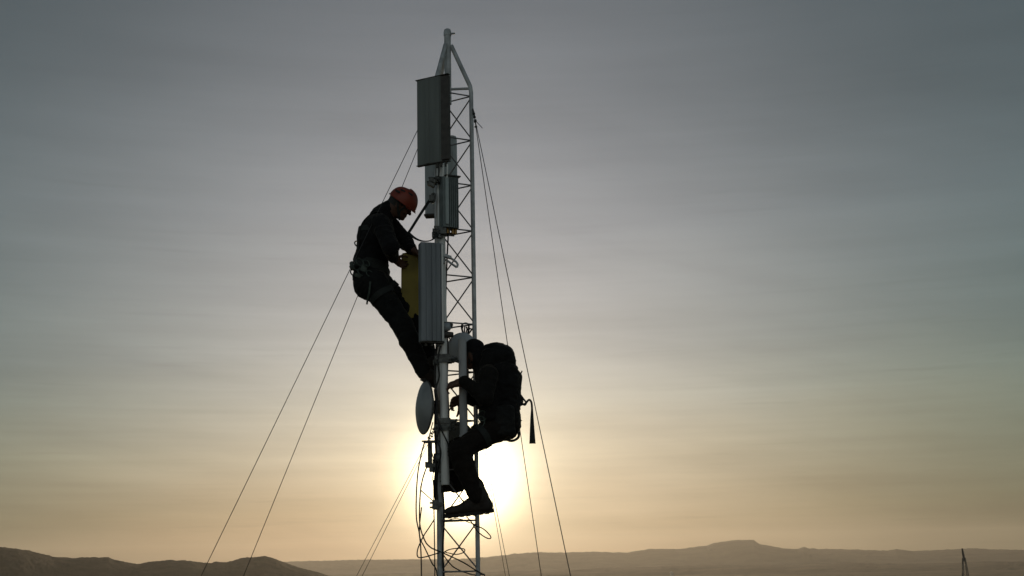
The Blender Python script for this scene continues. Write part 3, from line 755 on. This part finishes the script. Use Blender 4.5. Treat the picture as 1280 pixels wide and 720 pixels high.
def boot(name, parent, ankle, heel, toe, up, mats=(BOOT, SOLE), shaft=.10, shaft_dir=None, wide=.047):
    """laced boot: shaft, heel, instep and toe box over a separate sole"""
    a, h, t = Vector(ankle), Vector(heel), Vector(toe); f = (t - h); L = f.length; f.normalize(); u = Vector(up); u = (u - f * u.dot(f)).normalized(); r = f.cross(u)
    s = SDF(); sd = Vector(shaft_dir).normalized() if shaft_dir is not None else u
    s.cone(a, a + sd * shaft, .052, .060, 'boot', .02)
    s.cone(a, h + f * .045 + u * .055, .052, .046, 'boot', .03)
    s.cone(h + f * .05 + u * .042, h + f * L * .55 + u * .046, .043, .042, 'boot', .03)
    s.cone(a + f * .02, h + f * L * .62 + u * .05, .045, .038, 'boot', .03)
    s.ell(h + f * (L - .075) + u * .043, (.078, wide, .034), 'boot', (f, r, u), .03)
    s.cone(a + sd * (shaft - .008), a + sd * (shaft + .004), .063, .063, 'cuff', .008)
    b, V, Q = s.build(name, [mats[0]], parent, .007, folds={'boot': .003})
    m = MB(); prof = []
    for k in range(28):
        q = 2 * math.pi * k / 28; x = math.cos(q); y = math.sin(q)
        prof.append((L / 2 + (L / 2 + .006) * (abs(x) ** .75) * (1 if x > 0 else -1), wide * (1.02 if x > 0 else .88) * (abs(y) ** .75) * (1 if y > 0 else -1)))
    m.prism(prof, h - u * .004, f, r, u, .026)
    for k in range(7): m.box(h + f * (L * (.12 + .13 * k)) - u * .005, (.03, wide * 1.5, .008), Matrix((f, r, u)).transposed())
    obj('sole', m, mats[1], b)
    lm = MB()
    for k in range(5):
        q = a + f * (.05 + .012 * k) + (h + f * L * .55 + u * .08 - a) * (k / 5.5) * .8 + u * .004
        lm.tube([q - r * .028, q + u * .006, q + r * .028], .0035, 6)
    obj('laces', lm, SOLE, b)
    return b

def bvh(V, Q): return BVHTree.FromPolygons([tuple(v) for v in V], [tuple(int(i) for i in q) for q in Q])

def band(m, tree, c, axis, w, off=.004, n=56, maxr=.32, t=.004, ref=None):
    """webbing pulled round the body at c, in the plane across axis"""
    c = Vector(c); ax = Vector(axis).normalized(); a = ax.orthogonal().normalized(); b = ax.cross(a); rr = []; ds = []
    for k in range(n):
        q = 2 * math.pi * k / n; d = a * math.cos(q) + b * math.sin(q); hit = tree.ray_cast(c, d, maxr)
        rr.append(hit[3] if hit[0] is not None else None); ds.append(d)
    good = [x for x in rr if x]; med = sorted(good)[len(good) // 2] if good else .12
    rr = [min(x, med * 1.6) if x else med for x in rr]
    rr = [(rr[k - 1] + rr[k] * 2 + rr[(k + 1) % n]) / 4 for k in range(n)]
    m.ribbon([c + d * (x + off) for d, x in zip(ds, rr)], ds, w, t, True)

# ------------------------------------------------------------------ climber with the red helmet
R = lambda *p: Vector(P(*p))
def climber_up():
    s = SDF()
    root = thing('person', P(535, 482, -.05), 'climber in red orange helmet and dark clothes leaning back in a harness by yellow board', 'person')
    hc = R(500, 255.5, -.06)
    up = (RX * .50 + UX * .866 + FW * -.02).normalized(); fw = (RX * .866 - UX * .50 + FW * .06).normalized()
    at = head(s, hc, fw, up)
    s.cone(R(481, 267, -.05), hc - up * .05 - fw * .035, .062, .056, 'skin', .03)      # neck
    s.cone(R(476, 270, -.05), R(485, 262, -.05), .085, .068, 'shirt', .04)              # collar
    # trunk
    lean = (R(474, 278, -.05) - R(463, 340, -.05)).normalized(); fr = Vector((0, -1, 0)); sd = lean.cross(fr).normalized(); fr = sd.cross(lean)
    s.ell(R(472.5, 284, -.05), (.115, .205, .10), 'shirt', (sd, fr, lean), .05)
    s.ell(R(469.5, 300, -.05), (.155, .185, .17), 'shirt', (sd, fr, lean), .05)
    s.ell(R(463.5, 326, -.05), (.142, .165, .13), 'shirt', (sd, fr, lean), .05)
    s.ell(R(463, 347, -.05), (.142, .175, .12), 'trouser', (sd, fr, lean), .05)
    for y in (-.14, .05): s.ell(R(460.5, 357, y), (.118, .10, .115), 'trouser', None, .05)
    # legs
    s.cone(R(467, 354, -.15), R(504.5, 409, -.19), .112, .080, 'trouser', .04)
    s.cone(R(504.5, 409, -.19), R(511, 424, -.19), .080, .077, 'trouser', .03)
    s.cone(R(511, 424, -.19), R(529, 463, -.17), .077, .062, 'trouser', .03)
    s.cone(R(469, 350, .06), R(522, 401, .10), .110, .080, 'trouser', .04)
    s.cone(R(522, 401, .10), R(541, 462, .06), .080, .060, 'trouser', .03)
    # near arm
    sh, elb, wr = R(475.5, 279, -.235), R(488.5, 309, -.36), R(491, 321.5, -.14)
    s.cone(sh, elb, .076, .066, 'shirt', .04); s.cone(elb, wr, .064, .045, 'shirt', .02)
    hd = (R(498.5, 328, -.05) - wr).normalized()
    hand(s, wr + hd * .025, hd, RX * .8 - UX * .3 + FW * .4, .75, 1.02, side=-1)
    # far arm over the board
    sh, elb, wr = R(485, 280, .13), R(506.5, 302, .12), R(513.5, 311, .0)
    s.cone(sh, elb, .08, .066, 'shirt', .04); s.cone(elb, wr, .062, .046, 'shirt', .02)
    hd = (R(521, 315.5, -.03) - wr).normalized()
    hand(s, wr + hd * .02, hd, -UX * .9 + RX * .1 - FW * .1, .7, 1.0, side=1)
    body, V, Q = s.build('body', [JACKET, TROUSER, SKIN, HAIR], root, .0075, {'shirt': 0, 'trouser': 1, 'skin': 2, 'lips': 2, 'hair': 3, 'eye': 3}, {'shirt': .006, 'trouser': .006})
    tree = bvh(V, Q)
    # helmet: domed shell with a brim, vents and a chin strap
    hb = at(.004, 0, .022); r = fw.cross(up); m = MB(); n = 40; prof = []
    rows = 12; vs = []; fs = []
    for i in range(rows + 1):
        e = (i / rows) * math.pi / 2
        for j in range(n):
            q = 2 * math.pi * j / n; x, y = math.cos(q), math.sin(q)
            rr = math.cos(e) ** .8 if i < rows else 0.0
            vs.append(hb + fw * (.127 * x * rr + .006) + r * (.108 * y * rr) + up * (.130 * math.sin(e) - .012 * x * (1 - e)))
    for i in range(rows):
        for j in range(n): fs.append((i * n + j, i * n + (j + 1) % n, (i + 1) * n + (j + 1) % n, (i + 1) * n + j))
    m.add(vs, fs)
    # turned in lip
    lo = [hb + (v - hb) * .93 - up * .004 for v in vs[:n]]; ou = [v for v in vs[:n]]
    m.add(ou + lo, [(j, (j + 1) % n, n + (j + 1) % n, n + j) for j in range(n)])
    helmet = obj('helmet', m, HELM, root, smooth=1.0)
    rim = MB().tube([hb + (v - hb) * 1.008 for v in vs[:n]] + [hb + (vs[0] - hb) * 1.008], .0055, 8, cap=False)
    obj('rim', rim, HELM, helmet)
    pk = MB(); pv2 = []
    for j in range(-7, 8):
        q = j * math.pi / 18; b0 = hb + fw * (.127 * math.cos(q) + .006) + r * (.106 * math.sin(q)) - up * .012 * math.cos(q); pv2 += [b0, b0 + fw * .012 * math.cos(q * 1.15) - up * .008]
    pk.add(pv2 + [v - up * .005 for v in pv2], [(2 * j, 2 * j + 2, 2 * j + 3, 2 * j + 1) for j in range(14)] + [(30 + 2 * j, 30 + 2 * j + 1, 30 + 2 * j + 3, 30 + 2 * j + 2) for j in range(14)] + [(2 * j + 1, 2 * j + 3, 33 + 2 * j, 31 + 2 * j) for j in range(14)])
    obj('peak', pk, HELM, helmet)
    for b in (-1, 1):
        for kx, ke in ((.03, .8), (-.035, .75), (-.07, .5)):
            c0 = hb + fw * kx + r * b * (.106 * math.cos(ke) * 1.0) + up * (.130 * math.sin(ke) * 1.0)
            obj('vent', MB().box(c0, (.046, .014, .018), Matrix((fw, r, up)).transposed()), HELM_B, helmet, bevel=.004)
    cm = MB()
    for b in (-1, 1):
        cm.ribbon([at(-.02, b * .088, .015), at(.0, b * .083, -.03), at(.04, b * .062, -.085), at(.062, b * .02, -.115)], r * b, .016, .003)
        cm.ribbon([at(.055, b * .082, .01), at(.03, b * .076, -.04), at(.04, b * .062, -.085)], r * b, .014, .003)
    obj('chin_strap', cm, WEB, helmet)
    # harness
    h = MB()
    band(h, tree, R(463.5, 333, -.05), lean, .075, .006); band(h, tree, R(463.5, 336, -.05), lean, .045, .012)
    band(h, tree, R(478, 371, -.15), R(504, 409, -.19) - R(467, 354, -.15), .05, .005)
    band(h, tree, R(484, 365, .07), R(522, 401, .10) - R(469, 350, .06), .05, .005)
    band(h, tree, R(468.5, 292, -.05), lean, .045, .004, maxr=.2)
    har = obj('harness', h, WEB, root, smooth=.6)
    sm = MB()
    for y in (-.16, .05):
        pts = []
        for px, py in ((452, 330), (449, 310), (454, 285), (466, 268), (479, 266), (490, 282), (492, 305), (486, 328)):
            a = R(px, py, y); cc = R(468, 300, y); d = (a - cc).normalized(); hit = tree.ray_cast(cc, d, .4)
            pts.append((hit[0] if hit[0] is not None else a) + d * .005)
        pp = smooth_path(pts, 5); cc = R(468, 300, y)
        sm.ribbon(pp, [(p - cc) for p in pp], .042, .004)
    obj('shoulder_strap', sm, WEB, har, smooth=.6)
    def ring(c, nrm, rad, tr): 
        c = Vector(c); nrm = Vector(nrm).normalized(); a = nrm.orthogonal().normalized(); b = nrm.cross(a)
        obj('ring', MB().tube([c + (a * math.cos(2 * math.pi * k / 18) * .75 + b * math.sin(2 * math.pi * k / 18)) * rad for k in range(19)], tr, 8, cap=False), WEBG, har)
    for px, py, y, rad in ((450, 328, -.235, .035), (458, 329, -.25, .03), (452, 340, -.235, .035), (446, 334, -.2, .032), (462, 342, -.25, .03), (441.5, 331, -.08, .03), (442, 341, -.06, .03), (447, 305, -.05, .028)):
        ring(R(px, py, y), (.4, -1, .2), rad, .0055)
    for c, sz in ((R(441.5, 333, -.07), (.045, .1, .055)), (R(455, 335, -.24), (.05, .02, .06)), (R(449, 345, -.22), (.08, .03, .03))): obj('buckle', MB().box(c, sz, Matrix.Rotation(.3, 3, 'Y')), WEBG, har, bevel=.006)
    obj('hanging_hook', MB().tube(smooth_path([R(463, 352, -.27), R(461.5, 366, -.275), R(459.5, 374, -.26), R(458.6, 380.5, -.25)], 5), .0075, 8), WEBG, har)
    # boots on the braces
    boot('boot', root, R(530, 465, -.165), R(528.5, 475, -.185), R(545.5, 485, -.03), UX * .75 + RX * .25, shaft=.07, shaft_dir=R(511, 424, -.19) - R(529, 463, -.17))
    boot('boot', root, R(541, 463, .06), R(537, 475, .04), R(556, 477, .17), UX * .9 + RX * .1, shaft=.06, shaft_dir=UX)
climber_up()

# his positioning strap up to the mast and the slack loop
def strap(name, label, pts, w, m_, group=None, nrm=(0, -1, .2), t=.005):
    mm = MB(); pp = smooth_path([P(*p) for p in pts], 8); mm.ribbon(pp, Vector(nrm), w, t)
    o_ = thing(name, pp[0], label, 'strap', group); obj('webbing', mm, m_, o_, smooth=.6); return o_, pp
o_, pp = strap('lanyard', 'taut dark strap from the red helmeted climber\'s chest up to the radio unit', [(508, 293, -.16), (512, 289, -.2), (526, 267, -.27), (540.5, 245, -.34)], .022, WEB)
obj('hook', MB().tube(smooth_path([P(537, 250, -.33), P(540, 243, -.345), P(543.5, 243, -.345), P(543, 251, -.345), P(539.5, 253, -.335), P(537, 250, -.33)], 5), .009, 8).box(P(539, 248, -.345), (.035, .04, .05)), CLAMP, o_)
o_, pp = strap('lanyard', 'slack dark strap looping below the taut one to the mast pipe', [(510, 290, -.16), (514, 294, -.2), (520, 298.5, -.28), (528, 301.3, -.38), (537, 301, -.40), (543, 297.5, -.40), (548, 292, -.38)], .024, WEB, nrm=(0, -.5, 1))
obj('hook', MB().tube(smooth_path([P(546, 297, -.36), P(550, 290, -.37), P(554, 291, -.37), P(552, 297, -.37), P(546, 297, -.36)], 5), .008, 8), CLAMP, o_)

# ------------------------------------------------------------------ climber with the rucksack
def climber_low():
    s = SDF()
    root = thing('person', P(600, 645, -.2), 'climber in dark hooded clothes wearing a rucksack, hands at the slim pale antenna', 'person')
    hc = R(592.8, 442.5, -.14)
    up = (RX * -.22 + UX * .96).normalized(); fw = (-RX * .82 - UX * .24 + FW * .46).normalized()
    at = head(s, hc, fw, up, .86)
    # close cap / hood
    c0 = at(-.016, 0, .034); ax = (fw, fw.cross(up), up)
    s.ell(c0, (.086, .076, .088), 'cap', ax, .012)
    s.ell(at(-.035, 0, -.03), (.07, .078, .075), 'cap', ax, .02)
    s.cone(R(606, 467, -.13), hc - up * .055 - fw * .03, .068, .06, 'shirt', .03)
    lean = (R(608, 462, -.13) - R(622, 535, -.13)).normalized(); fr = Vector((0, -1, 0)); sd = lean.cross(fr).normalized(); fr = sd.cross(lean)
    s.ell(R(612, 470, -.13), (.10, .205, .10), 'shirt', (sd, fr, lean), .05)
    s.ell(R(615, 486, -.13), (.115, .18, .17), 'shirt', (sd, fr, lean), .05)
    s.ell(R(618.5, 511, -.13), (.125, .165, .13), 'shirt', (sd, fr, lean), .05)
    s.ell(R(621, 531, -.13), (.125, .17, .12), 'trouser', (sd, fr, lean), .05)
    for y in (-.22, -.04): s.ell(R(623, 536, y), (.10, .10, .095), 'trouser', None, .05)
    # near leg
    s.cone(R(621, 535, -.22), R(574, 563, -.32), .092, .080, 'trouser', .04)
    s.cone(R(574, 564, -.32), R(580, 582, -.31), .080, .076, 'trouser', .03)
    s.cone(R(580, 582, -.31), R(596.5, 620, -.29), .076, .064, 'trouser', .03)
    # far leg
    s.cone(R(621, 533, -.04), R(571, 561, .02), .092, .082, 'trouser', .04)
    s.cone(R(571, 562, .02), R(570, 603, .03), .092, .08, 'trouser', .03)
    # near arm
    sh, elb, wr = R(610.5, 470, -.315), R(606, 497, -.42), R(580, 476.5, -.36)
    s.cone(sh, elb, .075, .058, 'shirt', .04); s.cone(elb, wr, .058, .043, 'shirt', .02)
    hd = (R(566, 480.5, -.33) - wr).normalized()
    hand(s, wr + hd * .02, hd, -UX * .8 + FW * .35 - RX * .1, .8, 1.2, side=-1, curls=(.5, .75, .9, 1.0))
    # far arm
    sh, elb, wr = R(610, 470, .05), R(605, 502, .06), R(582, 496, -.08)
    s.cone(sh, elb, .078, .068, 'shirt', .04); s.cone(elb, wr, .066, .052, 'shirt', .02)
    hd = (R(568, 502, -.15) - wr).normalized()
    hand(s, wr + hd * .03, hd, -FW * .8 - RX * .2 - UX * .3, .75, 1.2, side=-1, thumb_open=1.5)
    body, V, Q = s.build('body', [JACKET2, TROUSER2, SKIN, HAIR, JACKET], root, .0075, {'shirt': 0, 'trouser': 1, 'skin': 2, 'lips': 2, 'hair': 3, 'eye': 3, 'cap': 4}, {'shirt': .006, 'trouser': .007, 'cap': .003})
    tree = bvh(V, Q)
    h = MB()
    band(h, tree, R(619.5, 519, -.13), lean, .06, .006)
    band(h, tree, R(603, 546, -.255), R(574, 564, -.32) - R(621, 535, -.22), .05, .005)
    band(h, tree, R(600, 545, -.0), R(571, 562, .02) - R(621, 533, -.04), .05, .005)
    har = obj('harness', h, WEB, root, smooth=.6)
    for px, py in ((603, 520), (601, 527)):
        c = R(px, py, -.30); obj('ring', MB().tube([c + Vector((.03 * math.cos(k / 2.8), -.01, .04 * math.sin(k / 2.8))) for k in range(19)], .006, 8), WEBG, har)
    cm = MB()
    cm.ribbon([at(.0, -.078, .0), at(.03, -.066, -.06), at(.06, -.02, -.11), at(.06, .02, -.11), at(.03, .066, -.06), at(0, .078, 0)], [-ax[1], -ax[1], -up, -up, ax[1], ax[1]], .014, .003)
    obj('chin_strap', cm, WEB, root)
    boot('boot', root, R(601, 621, -.285), R(616.5, 639.5, -.27), R(556.5, 646.5, -.24), UX, shaft=.09, shaft_dir=R(581, 582, -.31) - R(599, 622, -.29))
    boot('boot', root, R(570, 597, .03), R(582, 610, .03), R(549, 614, .0), UX, shaft=.07, shaft_dir=UX)
climber_low()

# ------------------------------------------------------------------ rucksack
def rucksack():
    root = thing('backpack', P(628, 550, -.13), 'bulky black rucksack with a rounded lid and loose straps on the lower climber\'s back', 'backpack')
    lean = (R(624, 452, -.13) - R(629, 548, -.13)).normalized(); fr = Vector((0, -1, 0)); sd = lean.cross(fr).normalized(); fr = sd.cross(lean); ax = (sd, fr, lean)
    s = SDF()
    s.rbox(R(629.5, 498, -.13), (.108, .165, .29), .085, 'a', ax, .03)
    s.ell(R(631, 478, -.13), (.118, .165, .17), 'a', ax, .05)
    s.ell(R(631, 527, -.13), (.108, .165, .14), 'a', ax, .05)
    s.cone(R(611, 470, -.29), R(614, 520, -.29), .04, .045, 'a', .04)
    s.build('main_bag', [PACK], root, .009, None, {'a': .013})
    s = SDF()
    s.ell(R(619.5, 444, -.13), (.108, .16, .080), 'l', (RX, FW, UX), .03)
    s.cone(R(616, 440, -.20), R(624, 441, -.05), .07, .062, 'l', .05)
    s.cone(R(612, 458, -.2), R(634, 462, -.2), .07, .06, 'l', .06); s.cone(R(612, 458, -.04), R(634, 462, -.04), .07, .06, 'l', .06)
    s.cone(R(632, 443, -.22), R(632, 443, -.04), .052, .052, 'l', .05)
    s.cone(R(613, 449, -.22), R(613, 449, -.04), .045, .045, 'l', .05)
    s.cone(R(636, 452, -.20), R(636, 452, -.06), .045, .045, 'l', .05)
    s.build('lid', [PACK], root, .008, None, {'l': .013})
    s = SDF()
    s.rbox(R(630, 526, -.29), (.085, .035, .12), .034, 'p', ax, .02); s.build('side_pocket', [PACK2], root, .008, None, {'p': .005})
    s = SDF()
    s.rbox(R(645.5, 503, -.13), (.03, .10, .07), .028, 'p', ax, .02); s.ell(R(650.5, 500, -.13), (.022, .06, .04), 'p', None, .02); s.build('rear_pocket', [PACK2], root, .007, None, {'p': .004})
    fl = (0, -1, 0)
    def st(name, pts, w, nrm=(.3, -1, 0), t=.005):
        m = MB(); m.ribbon(smooth_path([P(*p) for p in pts], 7), Vector(nrm), w, t); return obj(name, m, WEB, root, smooth=.6)
    # loose tail, flat on to the camera and widening to its end
    pp = smooth_path([P(652, 504, -.16), P(656, 506, -.17), P(658.5, 502.5, -.18), P(661.5, 499.8, -.18), P(664.2, 503, -.18), P(665, 511, -.18), P(665, 524, -.18), P(665.3, 540, -.18), P(665.6, 554.5, -.18)], 6)
    ws = [.016 + .034 * max(0, (i - 30) / (len(pp) - 31)) for i in range(len(pp))]
    m = MB().ribbon(pp, Vector((.1, -1, 0)), ws, .006); obj('strap_tail', m, WEB, root, smooth=.6)
    # compression straps and carry loops
    st('strap', [(643, 459, -.2), (648, 464.5, -.2), (651.5, 470, -.2), (651, 478, -.2), (650, 488, -.2), (650.5, 495, -.2)], .016)
    st('strap', [(650, 468.5, -.2), (652, 465, -.2), (652.6, 463.5, -.2)], .010)
    st('strap', [(648, 508, -.2), (652, 506, -.2), (656, 504.5, -.2), (657.8, 503, -.2)], .014)
    st('strap', [(651, 494, -.19), (655, 499.5, -.19), (658, 503, -.19)], .013)
    st('strap', [(646, 537, -.18), (648.3, 540, -.18), (648.2, 546, -.18), (644, 549.8, -.18), (638, 551, -.18), (630, 548, -.18)], .02)
    st('strap', [(647.5, 522, -.2), (650, 524.5, -.2), (652.3, 526, -.2)], .007)
    sh = MB()
    for y in (-.25, .0): sh.ribbon(smooth_path([P(618, 455, y), P(608, 457, y), P(600.5, 466, y - .02), P(598.5, 480, y - .02), P(601, 500, y - .01), P(612, 516, y)], 6), [Vector((-1, 0, .4))] * 31, .055, .014)
    obj('shoulder_strap', sh, PACK2, root, smooth=.6)
rucksack()

# ------------------------------------------------------------------ far pylon and shed
def pylon():
    Y = 520.0; b = P(1206.5, 716, Y); t0 = P(1203.2, 685.5, Y)
    bz = land_height(b.x, b.y) - 1
    root = thing('lattice_pylon', (b.x, b.y, bz), 'small distant lattice tower with a dark slender top near the right edge', 'tower')
    x, y = b.x, b.y; zt = t0.z; zs = b.z + 6
    w0 = .4 + (zs - bz) * .075
    for a, c in ((-1, -1), (1, -1), (1, 1), (-1, 1)):
        obj('leg', MB().tube([(x + a * w0, y + c * w0, bz), (x + a * .45, y + c * .45, zs)], .16, 6), CLAMP, root)
    m = MB(); z = bz + 1
    while z < zs - 1:
        k = (z - bz) / (zs - bz); w = w0 + (.5 - w0) * k; z2 = min(zs, z + 4.5 * (1.1 - k * .6)); k2 = (z2 - bz) / (zs - bz); w2 = w0 + (.5 - w0) * k2
        P4 = [(-1, -1), (1, -1), (1, 1), (-1, 1)]
        for i in range(4):
            a, c = P4[i], P4[(i + 1) % 4]
            m.tube([(x + a[0] * w, y + a[1] * w, z), (x + c[0] * w2, y + c[1] * w2, z2)], .04, 4); m.tube([(x + c[0] * w, y + c[1] * w, z), (x + a[0] * w2, y + a[1] * w2, z2)], .04, 4); m.tube([(x + a[0] * w, y + a[1] * w, z), (x + c[0] * w, y + c[1] * w, z)], .04, 4)
        z = z2
    obj('bracing', m, CLAMP, root)
    obj('antenna_column', MB().tube([(x, y, zs - 1.5), (x - .1, y, zs + 1), (x - .25, y, zt - 2), (x - .3, y, zt)], [.3, .5, .5, .3], 10), PAN_EDGE, root)
pylon()

def shed():
    Y = 3600.0; b = P(839.5, 717, Y); gz = land_height(b.x, b.y)
    z0 = min(gz, b.z - 2); root = thing('distant_shed', (b.x, b.y, z0), 'tiny pale building far off on the plain below the flat topped hill', 'building')
    obj('wall', MB().box((b.x, b.y, (z0 + b.z + 3) / 2), (8, 12, b.z + 3 - z0)), DISH, root)
    z = b.z + 3
    obj('roof', MB().prism([(-5.2, 0), (5.2, 0), (0, 2.6)], (b.x, b.y - 6.5, z), Vector((1, 0, 0)), UZ, Vector((0, 1, 0)), 13), DRUM, root)
shed()

# ------------------------------------------------------------------ render settings
SC.view_settings.view_transform = 'Standard'; SC.view_settings.look = 'None'; SC.view_settings.exposure = 0; SC.view_settings.gamma = 1
SC.render.engine = 'CYCLES'
SC.cycles.use_denoising = True
SC.cycles.max_bounces = 6; SC.cycles.volume_bounces = 1; SC.cycles.diffuse_bounces = 3
SC.cycles.sample_clamp_indirect = 4
